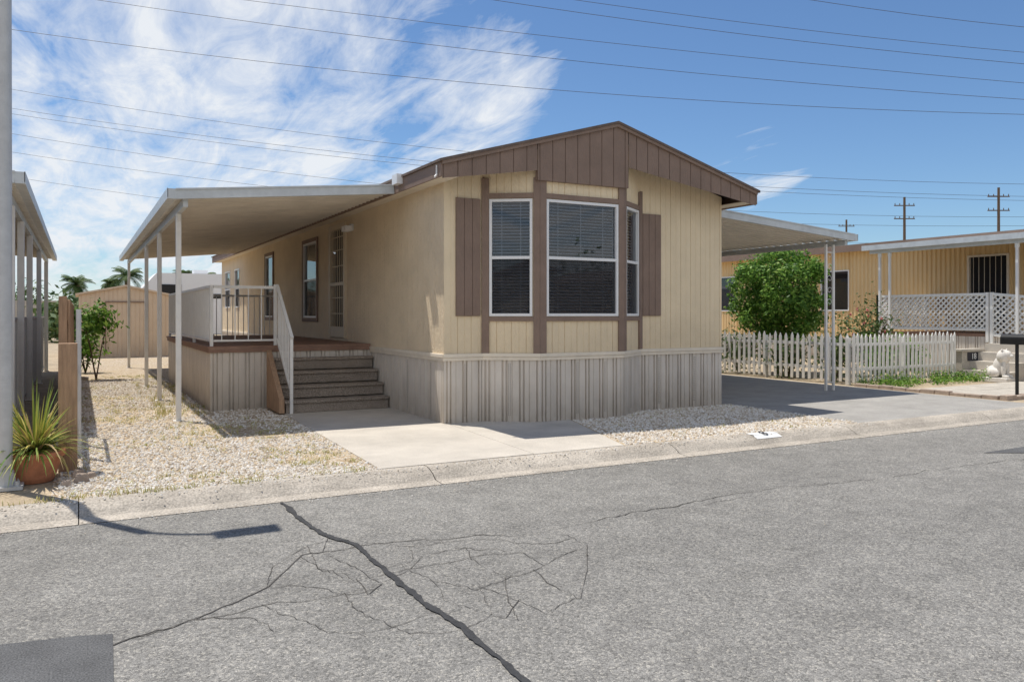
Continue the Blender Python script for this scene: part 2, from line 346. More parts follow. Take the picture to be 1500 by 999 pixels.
for l in [[(165,945),(260,915),(380,890),(500,872),(620,850),(700,860),(780,835),(860,800),(830,785),(760,783)],
 [(390,862),(400,830),(450,800),(520,790),(600,800),(700,792),(780,800),(840,790)],
 [(440,815),(520,850),(600,835),(690,820),(760,812),(800,830)],
 [(500,872),(560,855),(600,835),(640,855),(700,860),(720,900),(680,925),(600,930),(540,905),(500,872)],
 [(600,835),(620,815),(680,805),(690,820),(740,845),(780,835)],[(380,890),(430,905),(470,925),(540,930),(640,900)],
 [(700,860),(760,880),(800,900),(850,880),(860,840),(860,800)],[(520,850),(540,870),(560,855)],[(640,855),(650,880),(690,890)],
 [(290,905),(360,910),(400,925)],[(480,785),(470,810),(520,830),(560,855)],[(0,1005),(60,985),(130,960)],[(450,800),(470,830),(500,838),(520,850)],[(390,862),(440,860),(500,872)],
 [(600,800),(605,820),(560,835)],[(640,790),(660,800),(740,808)],[(760,880),(740,905),(720,900)],[(780,835),(820,860),(850,880)],
 [(960,745),(1020,740),(1100,725)],[(740,845),(745,880),(760,910)]]:
    strip(c,pp(l),.0042,Zc,.035,.013,.9)
c.obj('asphalt_cracks','crack')
def gp(mb,l,z): mb.poly([(*survey(x,y,z),z) for x,y in l])
c=MB(); gp(c,[(-150,1060),(-60,950),(105,932),(108,931),(165,928),(168,1060)],ZS+.006); c.obj('asphalt_patch','patch')
c=MB(); gp(c,[(1440,663),(1500,654),(1640,650),(1600,664)],ZS+.005); c.obj('asphalt_patch','patch')

# ---------------------------------------------------------------- mobile home
H=empty('mobile_home',(6.85,9.9,0))
X0,X1,YF,YB=4.35,9.35,9.925,29.0; XC=6.85
fr_plan=[(4.35,9.925),(4.93,9.925),(5.59,9.475),(7.0,9.475),(7.66,9.925),(9.35,9.925)]
def segfr(i):
    a,b=fr_plan[i],fr_plan[i+1]; L=math.hypot(b[0]-a[0],b[1]-a[1]); return FR(a[0],a[1],math.degrees(math.atan2(b[1]-a[1],b[0]-a[0]))),L
def topz(x): return 4.16-.285*abs(x-XC)
sid=MB(); sk=MB(); band=MB(); tr=MB()
for i in range(5):
    fr,L=segfr(i); zt=lambda s,fr=fr: topz(fr[0]+fr[2]*s)-.02
    ops=[]
    if i==1: ops=[(.10,L-.10,1.47,3.09)]
    if i==2: ops=[(.10,L-.09,1.47,3.09)]
    if i==3: ops=[(.10,L-.10,1.47,3.09)]
    wall_open(sid,fr,0,L,.9,zt,ops,.206,SIDING)
    ribwall(sk,fr,0,L,-.01,.86,.24,SKIRT)
    band.fbox(fr,-.012,L+.012,-.01,.022,.86,.905); band.fbox(fr,-.015,L+.015,-.01,.034,.907,.955)
    if i in (1,2,3):
        window(H,fr,.10,L-(.09 if i==2 else .10),1.47,3.09,['','bay_window_side','bay_window_center','bay_window_side'][i])
        tr.fbox(fr,.0,L,.002,.026,3.10,3.17); tr.fbox(fr,.0,L,.002,.028,1.40,1.46)
        for a,b in ((-.005,.095),(L-.085,L+.005)) if i!=2 else ((-.01,.095),(L-.085,L+.01)): tr.fbox(fr,a,b,.003,.032,.957,3.38)
sh=MB(); fr0,_=segfr(0); shutter(sh,fr0,.17,.54,1.47,3.09)
fr4,_=segfr(4); shutter(sh,fr4,.04,.40,1.47,3.06)
tr.fbox(fr0,.575,.60,.004,.03,.957,3.4) ; tr.fbox(fr4,-.01,.035,.004,.03,.957,3.4)
sh.obj('shutters','brown',H,bevel=.002)
frl=FR(X0,YB,-90)   # s = YB - Y
def sY(y): return YB-y
ls=MB()
wall_open(ls,frl,0,YB-YF,.9,3.32,[(sY(15.38),sY(14.42),1.05,3.16),(sY(17.55),sY(16.45),1.42,3.02),(sY(21.6),sY(20.7),1.42,3.0),(sY(26.3),sY(25.5),1.7,2.9),(sY(28.2),sY(27.2),1.7,2.9)],.206,SIDING)
ls.obj('side_wall','siding_side',H)
ribwall(sk,frl,0,YB-YF,-.01,.86,.24,SKIRT)
band.fbox(frl,0,YB-YF+.012,-.01,.022,.86,.905); band.fbox(frl,0,YB-YF+.015,-.01,.034,.907,.955)
frr=FR(X1,YF,90); ribwall(sid,frr,0,YB-YF,.9,3.32,.206,SIDING); ribwall(sk,frr,0,YB-YF,-.01,.86,.24,SKIRT)
frb=FR(X1,YB,180); ribwall(sid,frb,0,5.0,.0,lambda s: topz(X1-s)-.02,.206,SIDING)
for y0,y1,z0,z1 in ((16.45,17.55,1.42,3.02),(20.7,21.6,1.42,3.0),(25.5,26.3,1.7,2.9),(27.2,28.2,1.7,2.9)):
    window(H,frl,sY(y1),sY(y0),z0,z1,'side_window',True,False)
    if y0<22:
        tr.fbox(frl,sY(y1)-.09,sY(y1),.003,.03,z0-.08,z1+.08); tr.fbox(frl,sY(y0),sY(y0)+.09,.003,.03,z0-.08,z1+.08)
        tr.fbox(frl,sY(y1),sY(y0),.003,.03,z1,z1+.08); tr.fbox(frl,sY(y1),sY(y0),.003,.03,z0-.08,z0)
sid.obj('front_siding','siding',H); sk.obj('skirting','skirt',H); band.obj('skirting_trim','band',H,bevel=.003)
vt=MB()
for i,ss in ((0,[.3]),(1,[.36]),(2,[.60,1.08]),(3,[.36]),(4,[.36,1.08])):
    fr,L=segfr(i)
    for s0 in ss:
        for r in range(26):
            for q in range(2): vt.fbox(fr,s0+q*.026+.004*(r%2),s0+q*.026+.011+.004*(r%2),.001,.003,.10+r*.028,.109+r*.028)
for yy in (10.4,11.3):
    for r in range(26):
        for q in range(2): vt.fbox(frl,sY(yy)+q*.026,sY(yy)+q*.026+.011,.001,.003,.10+r*.028,.109+r*.028)
vt.obj('skirting_vents','slot',H)
gb=MB(); frg=FR(0,9.41,0)
gt=lambda x: 4.235-.285*abs(x-XC)
def glow(x):
    if 5.52<x<7.06: return 3.335
    return 3.245+.155*((x-4.10) if x<XC else (9.60-x))
for a,b in ((4.10,5.515),(5.525,XC),(XC,7.055),(7.065,9.60)): ribwall(gb,frg,a,b,glow,gt,.206,GABLE)
gb.quad((5.52,9.41,3.335),(7.06,9.41,3.335),(7.06,9.47,3.335),(5.52,9.47,3.335))
gb.quad((5.52,9.412,3.335),(5.52,9.47,3.335),(5.52,9.47,3.6),(5.52,9.412,3.6)); gb.quad((7.06,9.412,3.335),(7.06,9.47,3.335),(7.06,9.47,3.75),(7.06,9.412,3.75))
gb.obj('gable_siding','brown',H)
rt=MB()
for sx in (-1,1):
    xe=XC+sx*2.76
    ze=lambda x:4.25-.285*abs(x-XC)
    rt.hexa([(XC,9.375,ze(XC)-.045),(xe,9.375,ze(xe)-.045),(xe,9.405,ze(xe)-.045),(XC,9.405,ze(XC)-.045),(XC,9.375,ze(XC)),(xe,9.375,ze(xe)),(xe,9.405,ze(xe)),(XC,9.405,ze(XC))])
rt.box(4.075,4.10,9.405,YB+.3,3.265,3.455); rt.box(9.60,9.625,9.405,YB+.3,3.265,3.455)
rt.obj('fascia','brown',H)
tr.obj('window_trim','brown',H,bevel=.003)
sf=MB(); sf.box(4.10,4.352,9.45,YB+.3,3.285,3.30); sf.box(9.348,9.6,9.45,YB+.3,3.285,3.30); sf.obj('eave_soffit','band',H)
rf=MB()
for sx in (-1,1):
    xe=XC+sx*2.80; z0=4.285; z1=4.285-.285*2.8; th=.035
    a=[(XC,9.36,z0-th),(xe,9.36,z1-th),(xe,YB+.35,z1-th),(XC,YB+.35,z0-th)]; b=[(x,y,z+th) for x,y,z in a]
    if sx<0: a=a[::-1]; b=b[::-1]
    rf.hexa(a+b)
rf.obj('roof','shingle',H)
dr=MB(); dr.fbox(frl,sY(15.38),sY(14.42),-.10,-.07,1.05,3.16); dr.obj('door_slab','dark',H)
gt_=MB(); a,b=sY(15.38),sY(14.42)
gt_.fbox(frl,a-.05,a+.03,-.03,.05,1.05,3.2); gt_.fbox(frl,b-.03,b+.05,-.03,.05,1.05,3.2); gt_.fbox(frl,a+.03,b-.03,-.03,.05,3.1,3.2)
gt_.fbox(frl,a+.03,b-.03,0,.04,1.06,1.26); gt_.fbox(frl,a+.03,b-.03,0,.04,2.04,2.10)
s=a+.12
while s<b-.05: gt_.fbox(frl,s,s+.012,.012,.024,1.26,3.1); s+=.115
for z in (1.5,1.8,2.4,2.7,2.95): gt_.fbox(frl,a+.03,b-.03,.012,.026,z,z+.016)
gt_.obj('security_door','gate',H)
fl=MB(); fl.fbox(frl,sY(14.0)-.05,sY(14.0)+.05,0,.06,3.0,3.12); fl.fbox(frl,sY(14.0)-.12,sY(14.0)-.02,.06,.18,2.98,3.08); fl.fbox(frl,sY(14.0)+.02,sY(14.0)+.12,.06,.18,2.98,3.08); fl.obj('floodlight','vinyl',H,bevel=.01)
mt=MB(); mt.box(3.98,4.07,10.75,10.95,3.36,3.50); mt.tube([(4.06,9.5,3.42),(4.06,9.5,3.30),(4.02,9.47,3.26)],.012,6); mt.obj('junction_box','vinyl',H)

# ---------------------------------------------------------------- awnings
def awning(name,xo,xi,zo,zi,y0,y1,posts,pw=.07):
    A=empty(name,(xo,y0,0)); p=MB()
    y=y0+.03; pts=[]
    while y<y1-.3:
        for dy,dz in ((0,0),(.012,-.05),(.05,-.05),(.062,0),(.145,0),(.15,-.012),(.155,0)): pts.append((y+dy,dz))
        y+=.2
    pts.append((y1-.03,0)); n=len(p.v)
    for yy,dz in pts: p.v+=[(xo,yy,zo+dz),(xi,yy,zi+dz)]
    for i in range(len(pts)-1): p.f.append((n+2*i,n+2*i+1,n+2*i+3,n+2*i+2))
    p.obj('pan_roof','pan',A)
    t=MB(); t.hexa([(min(xo,xi),y0,(zo if xo<xi else zi)+.03),(max(xo,xi),y0,(zi if xo<xi else zo)+.03),(max(xo,xi),y1,(zi if xo<xi else zo)+.03),(min(xo,xi),y1,(zo if xo<xi else zi)+.03)]+
      [(min(xo,xi),y0,(zo if xo<xi else zi)+.04),(max(xo,xi),y0,(zi if xo<xi else zo)+.04),(max(xo,xi),y1,(zi if xo<xi else zo)+.04),(min(xo,xi),y1,(zo if xo<xi else zi)+.04)]); t.obj('roof_skin','gutter',A)
    gq=MB(); s=-1 if xo<xi else 1
    gq.bar((xo,y0-.02,zo-.01),(xi,y0-.02,zi-.01),.05,.13); gq.bar((xo,y0-.05,zo+.052),(xi,y0-.05,zi+.052),.022,.02)
    gq.box(min(xo,xo+s*.10),max(xo,xo+s*.10),y0-.045,y1,zo-.075,zo-.06); gq.box(min(xo+s*.09,xo+s*.10),max(xo+s*.09,xo+s*.10),y0-.045,y1,zo-.06,zo+.06)
    gq.box(min(xo,xo+s*.10)+.002,max(xo,xo+s*.10)-.002,y0-.045,y0-.04,zo-.06,zo+.055)
    gq.obj('gutter_fascia','gutter',A)
    bm=MB(); xb=xo-s*.13; bm.box(xb-.03,xb+.03,y0+.05,y1-.1,zo-.16,zo-.055); bm.obj('beam','gutter',A)
    ps=MB()
    for y in posts:
        ps.box(xb-pw/2,xb+pw/2,y-pw/2,y+pw/2,0,zo-.16); ps.box(xb-.07,xb+.07,y-.06,y+.06,0,.012); ps.box(xb-.02,xb+.02,y-.05,y+.05,zo-.26,zo-.05)
    ps.obj('posts','white',A,bevel=.006); return A
awning('porch_awning',1.10,4.07,3.06,3.34,11.15,24.9,[12.05,15.05,18.05,24.6])
C2=awning('carport',13.3,9.36,3.0,3.30,10.5,24,[14.5,19,23])
sc=MB()
for x in (12.84,13.05): sc.box(x-.02,x+.02,10.73,10.77,0,2.86)
def scroll(cx,cz,r,sg):
    pts=[(cx+sg*math.cos(t)*r*(1-t/9),10.75,cz+math.sin(t)*r*(1-t/9)) for t in [k*.5 for k in range(14)]]
    sc.tube(pts,.005,4)
for k in range(11): scroll(12.945,.35+k*.23,.075,1 if k%2 else -1)
sc.box(12.86,13.03,10.74,10.76,.15,.165); sc.box(12.86,13.03,10.74,10.76,2.7,2.715)
sc.obj('wrought_iron_post','white',C2)

# ---------------------------------------------------------------- deck + stairs
D=empty('porch_deck',(1.78,13,0))
d=MB(); frd=FR(1.78,13.0,0); ribwall(d,frd,0,2.57,0,.93,.24,SKIRT); frd2=FR(1.78,19.5,-90); ribwall(d,frd2,0,6.5,0,.93,.24,SKIRT); d.obj('deck_skirting','skirt',D)
d=MB(); y=12.97
while y<19.5: d.box(1.74,4.33,y,y+.135,.965,1.0); y+=.14
d.obj('deck_boards','deckwood',D)
d=MB(); d.box(1.755,4.33,12.975,12.998,.90,.963); d.box(1.755,1.778,12.999,19.5,.90,.963); d.obj('deck_rim','deckwood',D)
r=MB()
xr=1.80
r.box(xr-.025,xr+.025,13.0,19.4,1.90,1.945); r.box(xr-.02,xr+.02,13.0,19.4,1.07,1.10)
y=13.05
while y<19.4: r.box(xr-.008,xr+.008,y-.008,y+.008,1.10,1.90); y+=.125
for y in (13.02,15.1,17.2,19.38): r.box(xr-.024,xr+.024,y-.024,y+.024,1.0,1.90)
r.box(1.83,2.76,13.0,13.045,1.90,1.945); r.box(1.83,2.76,13.005,13.035,1.07,1.10)
x=1.95
while x<2.74: r.box(x-.007,x+.007,13.013,13.027,1.10,1.90); x+=.20
r.box(2.74,2.785,12.99,13.035,1.0,1.97)
r.box(1.83,4.3,19.36,19.40,1.90,1.945); x=1.95
while x<4.3: r.box(x-.008,x+.008,19.37,19.386,1.0,1.90); x+=.12
r.obj('deck_railing','white',D)
S=empty('porch_stairs',(3.4,12.02,0))
s_=MB()
for i in range(4):
    y0=12.02+.26*i; z=.2*(i+1)
    s_.box(2.72,4.32,y0+.03,y0+.29 if i<3 else 12.97,.2*i+.013,z-.045)
    s_.box(2.70,4.325,y0,y0+.30 if i<3 else 12.965,z-.043,z)
s_.obj('steps','step',S,bevel=.008)
w=MB(); w.hexa([(2.62,12.05,.02),(2.695,12.05,.02),(2.695,12.97,.02),(2.62,12.97,.02),(2.62,12.05,.22),(2.695,12.05,.22),(2.695,12.97,.93),(2.62,12.97,.93)]); w.obj('stringer','wood',S)
q=MB()
q.bar((2.79,13.0,1.96),(2.79,11.98,1.14),.045,.04); q.bar((2.79,12.98,1.10),(2.79,12.0,.30),.03,.03)
q.box(2.768,2.812,12.0,12.044,.012,1.16)
for k in range(9):
    t=(k+.7)/10; y=12.99-t; z=1.95-.81*t; q.box(2.782,2.798,y-.008,y+.008,z-.84,z)
q.obj('stair_handrail','white',S)

# ---------------------------------------------------------------- left: neighbour carport, fence, pole, planter
awning('carport',-.62,-3.6,3.02,3.25,10.4,25,[11.8,13.8,16.2,19.9,24.2],pw=.09)
N=empty('neighbour_mobile_home',(-3.6,10.5,0)); m=MB(); ribwall(m,FR(-3.62,9.8,90),0,16,.0,3.2,.19,CORR); ribwall(m,FR(-8.5,9.8,0),0,4.88,0,3.3,.19,CORR); m.obj('walls','shed',N)
m=MB(); m.box(-8.7,-3.4,9.6,26,3.32,3.40); m.box(-8.72,-3.38,9.57,9.6,3.2,3.42); m.obj('roof','gutter',N)
m=MB(); m.box(-3.6,-3.55,13,14.2,1.4,2.6); m.box(-3.6,-3.55,17,19,1.2,2.6); m.obj('windows','dark',N)
f=MB()
y=10.6
while y<24: f.box(-.82,-.795,y,y+.025,.05,1.45); y+=.16
f.box(-.83,-.79,10.6,24,1.4,1.44); f.box(-.83,-.79,10.6,24,.1,.14); f.obj('metal_fence','galv')
f=MB()
f.box(-.17,-.01,8.66,8.82,0,1.22)
f.box(-.12,-.07,8.82,11.4,.85,.94); f.box(-.12,-.07,8.82,11.4,.25,.34)
y=11.4
while y<22:
    f.box(-.12+random.uniform(-.006,.006),-.095,y,y+.135,.04,1.66+random.uniform(-.03,.03)); y+=.142
for y in (11.4,13.8,16.2,18.6,21): f.box(-.22,-.125,y,y+.09,0,1.72)
f.box(-.16,-.125,11.5,22,1.35,1.43); f.obj('wooden_fence','wood',bevel=.004)
f=MB()
for y in (9.5,10.4,11.2): f.tube([(.0,y,0),(.0,y,1.55)],.025,8)
f.tube([(0,9.5,1.5),(0,11.2,1.5)],.018,6); f.obj('gate_posts','galv')
P=empty('street_lamp',(-.56,8.11,0)); p=MB(); p.tube([(-.56,8.11,0),(-.56,8.11,5.3)],[.060,.05],20); p.tube([(-.56,8.11,5.25),(-.4,8.0,5.42),(-.1,7.85,5.45)],.025,8)
p.obj('pole','galv',P,smooth=False); p=MB(); p.box(-.70,-.42,7.97,8.25,0,.03); p.tube([(-.56,8.11,.03),(-.56,8.11,.16)],[.09,.068],16)
for sx in (-1,1):
    for sy in (-1,1): p.tube([(-.56+sx*.1,8.11+sy*.1,.03),(-.56+sx*.1,8.11+sy*.1,.07)],.015,6)
p.obj('base_plate','galv',P); p=MB(); p.hexa([(-.15,7.72,5.40),(.33,7.72,5.40),(.33,7.94,5.40),(-.15,7.94,5.40),(-.12,7.74,5.50),(.28,7.74,5.50),(.28,7.92,5.50),(-.12,7.92,5.50)]); p.obj('lamp_head','galv',P,bevel=.01)
PL=empty('potted_agave',(-.36,8.35,0)); p=MB(); p.tube([(-.36,8.35,.0),(-.36,8.35,.04),(-.36,8.35,.22),(-.36,8.35,.225),(-.36,8.35,.27)],[.16,.18,.235,.26,.26],24); p.obj('pot','terracotta',PL)
p=MB()
for i in range(230):
    a=random.random()*6.28; L=random.uniform(.35,.70); el=random.uniform(.05,1.45); w=random.uniform(.011,.020)
    x,y,z=-.34+math.cos(a)*.04,8.35+math.sin(a)*.04,.27; e=el
    droop=random.uniform(.08,.30)*(1.5-el); n=len(p.v)
    for k in range(7):
        ww=w*(1-k/6.3); p.v+=[(x-math.sin(a)*ww,y+math.cos(a)*ww,z),(x+math.sin(a)*ww,y-math.cos(a)*ww,z)]
        x+=math.cos(a)*math.cos(e)*L/6; y+=math.sin(a)*math.cos(e)*L/6; z+=math.sin(e)*L/6; e-=droop
    for k in range(6): p.f.append((n+2*k,n+2*k+1,n+2*k+3,n+2*k+2))
p.obj('leaves','agave',PL)
r=MB()
for x,y,s in ((.02,8.1,.07),(.1,8.25,.05),(-.1,7.95,.05),(.0,8.4,.06)):
    r.hexa([(x-s,y-s*.8,0),(x+s,y-s*.7,0),(x+s*.9,y+s*.8,0),(x-s*.8,y+s,0),(x-s*.6,y-s*.5,s),(x+s*.7,y-s*.5,s*1.2),(x+s*.6,y+s*.5,s),(x-s*.5,y+s*.6,s*1.1)])
r.obj('edging_rocks','brick',bevel=.01)

# ---------------------------------------------------------------- foliage helpers
def leaves(mb,c,rad,n,size,shell=.5,lump=.15,seed=0):
    rr=random.Random(seed); ph=[rr.uniform(0,6.28) for _ in range(6)]
    for i in range(n):
        u=rr.uniform(-1,1); a=rr.uniform(0,6.283); s=math.sqrt(1-u*u); d=Vector((s*math.cos(a),s*math.sin(a),u))
        k=1+lump*(math.sin(3*a+ph[0]+2*u)+math.sin(5*u*2+ph[1])+.7*math.sin(7*a+ph[2])*math.cos(6*u+ph[3]))
        r=(shell+(1-shell)*rr.random()**.5)*k*(.97+.12*rr.random())
        p=Vector((c[0]+d.x*rad[0]*r,c[1]+d.y*rad[1]*r,c[2]+d.z*rad[2]*r))
        nn=(d+Vector((rr.gauss(0,.6),rr.gauss(0,.6),rr.gauss(0,.6)+.3))).normalized(); t=nn.orthogonal().normalized(); t.rotate(Matrix.Rotation(rr.uniform(0,6.28),3,nn)); b=nn.cross(t)
        sz=size*rr.uniform(.6,1.3); mb.quad(tuple(p-t*sz),tuple(p-b*sz*.45),tuple(p+t*sz),tuple(p+b*sz*.45))
T=empty('privet_bush',(15.5,14.4,0)); l=MB(); leaves(l,(15.5,14.4,2.0),(1.0,1.0,1.10),9500,.055,.4,.07,3)
rr=random.Random(31)
for i in range(85):   # many leafy twig clumps break up the outline
    u=rr.uniform(-.95,1); a=rr.uniform(0,6.283); s=math.sqrt(1-u*u); k=rr.uniform(.82,1.08)
    leaves(l,(15.5+s*math.cos(a)*1.12*k,14.4+s*math.sin(a)*1.12*k,2.0+u*1.17*k),(.22,.22,.24),rr.randint(70,170),.05,.2,.25,i)
l.obj('crown','leaf',T)
t=MB(); t.tube([(15.5,14.4,0),(15.5,14.42,.6),(15.46,14.4,1.3)],[.09,.07,.06],8)
for a in range(7): t.tube([(15.48,14.4,.8+.05*a),(15.5+.3*math.cos(a*.9),14.4+.3*math.sin(a*.9),1.5),(15.5+.7*math.cos(a*.9),14.4+.7*math.sin(a*.9),2.1+.1*a)],[.04,.03,.01],6)
t.obj('trunk','trunk',T)
def shrub(name,x,y,z,rx,rz,n,m='leafd',sz=.05,seed=1,stems=5,lump=.25):
    E=empty(name,(x,y,0)); l=MB(); leaves(l,(x,y,z),(rx,rx,rz),n,sz,.2,lump,seed); l.obj('foliage',m,E)
    t=MB(); rr=random.Random(seed)
    for k in range(stems):
        a=rr.uniform(0,6.28); t.tube([(x,y,0),(x+rx*.3*math.cos(a),y+rx*.3*math.sin(a),z*.6),(x+rx*.7*math.cos(a),y+rx*.7*math.sin(a),z+rz*.4)],[.018,.012,.005],5)
    t.obj('stems','trunk',E); return E
e=shrub('rose_bush',16.6,12.6,1.05,.55,.75,1500,'leafd',.045,5,9)
fl=MB()
rr=random.Random(9)
for i in range(26):
    a=rr.uniform(0,6.28); z=rr.uniform(.6,1.7); leaves(fl,(16.6+math.cos(a)*.5,12.6+math.sin(a)*.5,z),(.03,.03,.03),9,.03,.3,.1,i)
fl.obj('blossoms','rose',e)
shrub('garden_shrub',15.0,12.3,.7,.55,.6,1500,'leafd',.05,6)
shrub('garden_shrub',17.6,12.4,.5,.55,.5,1100,'leaf',.05,7)
shrub('garden_shrub',15.9,11.9,.5,.4,.45,1000,'leaf',.05,8)
shrub('garden_shrub',14.9,15.2,.6,.7,.6,1300,'leafd',.05,18)
shrub('garden_shrub',14.9,16.9,.6,.8,.6,1200,'leafd',.05,19)
shrub('garden_shrub',14.8,13.5,.5,.5,.5,1000,'leafd',.05,20)
shrub('trumpet_shrub',.35,20.5,1.35,.45,.42,700,'leaf',.07,11)
shrub('trumpet_shrub',.15,23,.7,.4,.5,500,'leaf',.07,12)
gc=MB()
rr=random.Random(4)
for i in range(170):
    x=rr.uniform(14.4,18.2); y=10.95+rr.uniform(-.5,.4); hh=rr.uniform(.06,.2); leaves(gc,(x,y,hh*.6),(.15,.15,hh),18,.03,.2,.1,i)
gc.obj('ground_cover_plants','leaf')

# picket fence
f=MB()
def picket(fr,s,h=1.08):
    w=.07; z=.06+random.uniform(-.01,.01); zt=h+random.uniform(-.03,.03); tl=random.uniform(-.012,.012)
    a=[FP(fr,s,0,z),FP(fr,s+w,0,z),FP(fr,s+w+tl,0,zt-.08),FP(fr,s+w/2+tl,0,zt),FP(fr,s+tl,0,zt-.08)]; b=[FP(fr,s,-.018,z),FP(fr,s+w,-.018,z),FP(fr,s+w+tl,-.018,zt-.08),FP(fr,s+w/2+tl,-.018,zt),FP(fr,s+tl,-.018,zt-.08)]
    n=len(f.v); f.v+=a+b; f.f+=[(n,n+1,n+2,n+3,n+4),(n+9,n+8,n+7,n+6,n+5)]+[(n+i,n+5+i,n+5+(i+1)%5,n+(i+1)%5) for i in range(5)]
frA=FR(14.3,15.6,-90); s=0
while s<4.3: picket(frA,s); s+=.165
frB=FR(14.3,11.3,0); s=0
while s<3.6: picket(frB,s); s+=.14
for fr,L in ((frA,4.3),(frB,3.6)):
    for z in (.3,.82): f.fbox(fr,0,L,-.06,-.02,z,z+.06)
    s=0
    while s<L+.1: f.fbox(fr,s-.04,s+.04,-.14,-.062,0,1.0); s+=1.8
f.obj('picket_fence','white')

# ---------------------------------------------------------------- right neighbour home
R=empty('yellow_mobile_home',(21.5,10,0))
frn=FR(21.5,34,-90); SN=lambda y:34-y
m=MB(); wall_open(m,frn,0,30,.75,3.5,[(SN(13.2),SN(12.2),1.05,3.05),(SN(18.2),SN(17.1),1.6,2.9),(SN(23.5),SN(22.0),1.6,2.9),(SN(9.2),SN(7.6),1.6,2.9)],.14,CORR); ribwall(m,FR(21.5,4,0),0,4.5,.75,3.5,.14,CORR); m.obj('walls','yellow',R)
m=MB(); ribwall(m,frn,0,30,0,.75,.24,SKIRT); m.obj('skirting','skirt',R)
for y0,y1 in ((17.1,18.2),(22.0,23.5),(7.6,9.2)): window(R,frn,SN(y1),SN(y0),1.6,2.9,'side_window',False,False)
m=MB(); m.fbox(frn,SN(13.2),SN(12.2),-.1,-.05,1.05,3.05); m.obj('door','dark',R)
m=MB(); m.fbox(frn,SN(13.2)-.06,SN(13.2),-.05,.04,1.05,3.1); m.fbox(frn,SN(12.2),SN(12.2)+.06,-.05,.04,1.05,3.1); m.fbox(frn,SN(13.2),SN(12.2),-.05,.04,3.05,3.1)
s=SN(13.2)+.1
while s<SN(12.2)-.05: m.fbox(frn,s,s+.010,.01,.022,1.05,3.05); s+=.15
m.obj('door_frame','band',R)
m=MB(); m.box(21.2,26.5,3.7,34.3,3.52,3.62); m.obj('roof','band',R)
m=MB(); m.box(21.16,21.2,3.7,34.3,3.44,3.66); m.obj('roof_fascia','brown',R)
awning('porch_awning',18.95,21.4,3.30,3.52,5.0,14.6,[14.2,13.9,10.6,7.0],pw=.06)
pd=empty('lattice_porch',(19.3,11,0)); m=MB(); m.box(19.3,21.45,10.6,14.4,.95,1.02); m.obj('deck','deckwood',pd)
m=MB(); ribwall(m,FR(19.3,14.4,-90),0,3.8,0,.95,.24,SKIRT); m.obj('skirting','skirt',pd)
lt=MB()
def lattice(fr,L,z0,z1,sl=0):
    h=z1-z0; p=.14; s=-h
    while s<L:
        for sg in (1,-1):
            a0,a1=s,s+h; za,zb=(z0,z1) if sg>0 else (z1,z0)
            c0=max(a0,0); c1=min(a1,L)
            if c1>c0:
                ta=(c0-a0)/h; tb=(c1-a0)/h; dd=.01*sg
                A=Vector(FP(fr,c0,dd,za+(zb-za)*ta+sl*c0)); B=Vector(FP(fr,c1,dd,za+(zb-za)*tb+sl*c1)); lt.bar(A,B,.008,.04)
        s+=p
    for z in (z0,z1): lt.bar(FP(fr,0,0,z),FP(fr,L,0,z+sl*L),.05,.06)
    for s in (0,L): lt.bar(FP(fr,s,0,z0-.3+sl*s),FP(fr,s,0,z1+.04+sl*s),.07)
lattice(FR(19.28,14.4,-90),3.0,1.12,1.98); lattice(FR(19.28,14.4,0),2.1,1.12,1.98)
lattice(FR(19.28,11.3,-90),1.6,1.0,1.98,-.10)
lt.obj('lattice_railing','white',pd)
m=MB()
for i in range(4): m.box(18.1+.3*i,18.1+.3*i+.32,10.2,11.3,0,.2*(i+1))
m.obj('porch_steps','concrete',pd)
ch=MB()
for x in (20.3,20.75):
    for y in (12.9,13.35): ch.box(x,x+.04,y,y+.04,1.02,1.45 if y<13 else 1.95)
ch.box(20.3,20.79,12.9,13.39,1.45,1.48); ch.box(20.34,20.75,13.36,13.38,1.6,1.93); ch.obj('porch_chair','wood')

m=MB()
for i in range(6):
    for j in range(2):
        o=random.uniform(-.02,.02); m.box(14.3+i*.92+o,14.3+i*.92+.88+o,8.35+j*.82,8.35+j*.82+.78+o,-.02,.035+random.uniform(-.006,.006))
m.obj('paver_path','paver',bevel=.01)
m=MB(); x=14.15
while x<22: m.box(x,x+.28,8.02,8.16,-.02,.07+random.uniform(-.02,.02)); x+=.295
y=8.2
while y<10.9: m.box(14.15,14.27,y,y+.28,-.02,.06+random.uniform(-.015,.015)); y+=.295
m.obj('brick_edging','brick',bevel=.008)
E=empty('house_number_block',(18.5,11.4,0)); m=MB(); m.box(18.1,18.9,11.3,11.5,0,.62); m.box(18.05,18.95,11.26,11.54,.62,.68); m.obj('block','paver',E,bevel=.01)
def text(body,loc,size,rot,m,parent,name):
    c=bpy.data.curves.new(name,'FONT'); c.body=body; c.size=size; c.extrude=.002; c.align_x='CENTER'; c.align_y='CENTER'
    o=bpy.data.objects.new(name,c); SC.collection.objects.link(o); o.location=loc; o.rotation_euler=rot; c.materials.append(M[m]); o.parent=parent; o.matrix_parent_inverse=Matrix.Translation(parent.location).inverted(); return o
m=MB(); m.box(18.3,18.75,11.285,11.298,.40,.60); m.obj('plaque','navy',E); text('18',(18.53,11.282,.50),.2,(math.pi/2,0,0),'paintw',E,'numerals')
E=empty('kerb_house_number',(7.5,7.3,.01)); m=MB(); m.quad((7.3,7.21,.011),(7.72,7.21,.011),(7.72,7.335,.011),(7.3,7.335,.011)); m.quad((7.3,7.125,-.028),(7.72,7.125,-.028),(7.72,7.198,.000),(7.3,7.198,.000)); m.quad((7.3,7.198,.0),(7.72,7.198,.0),(7.72,7.21,.011),(7.3,7.21,.011)); m.obj('white_panel','paintw',E)
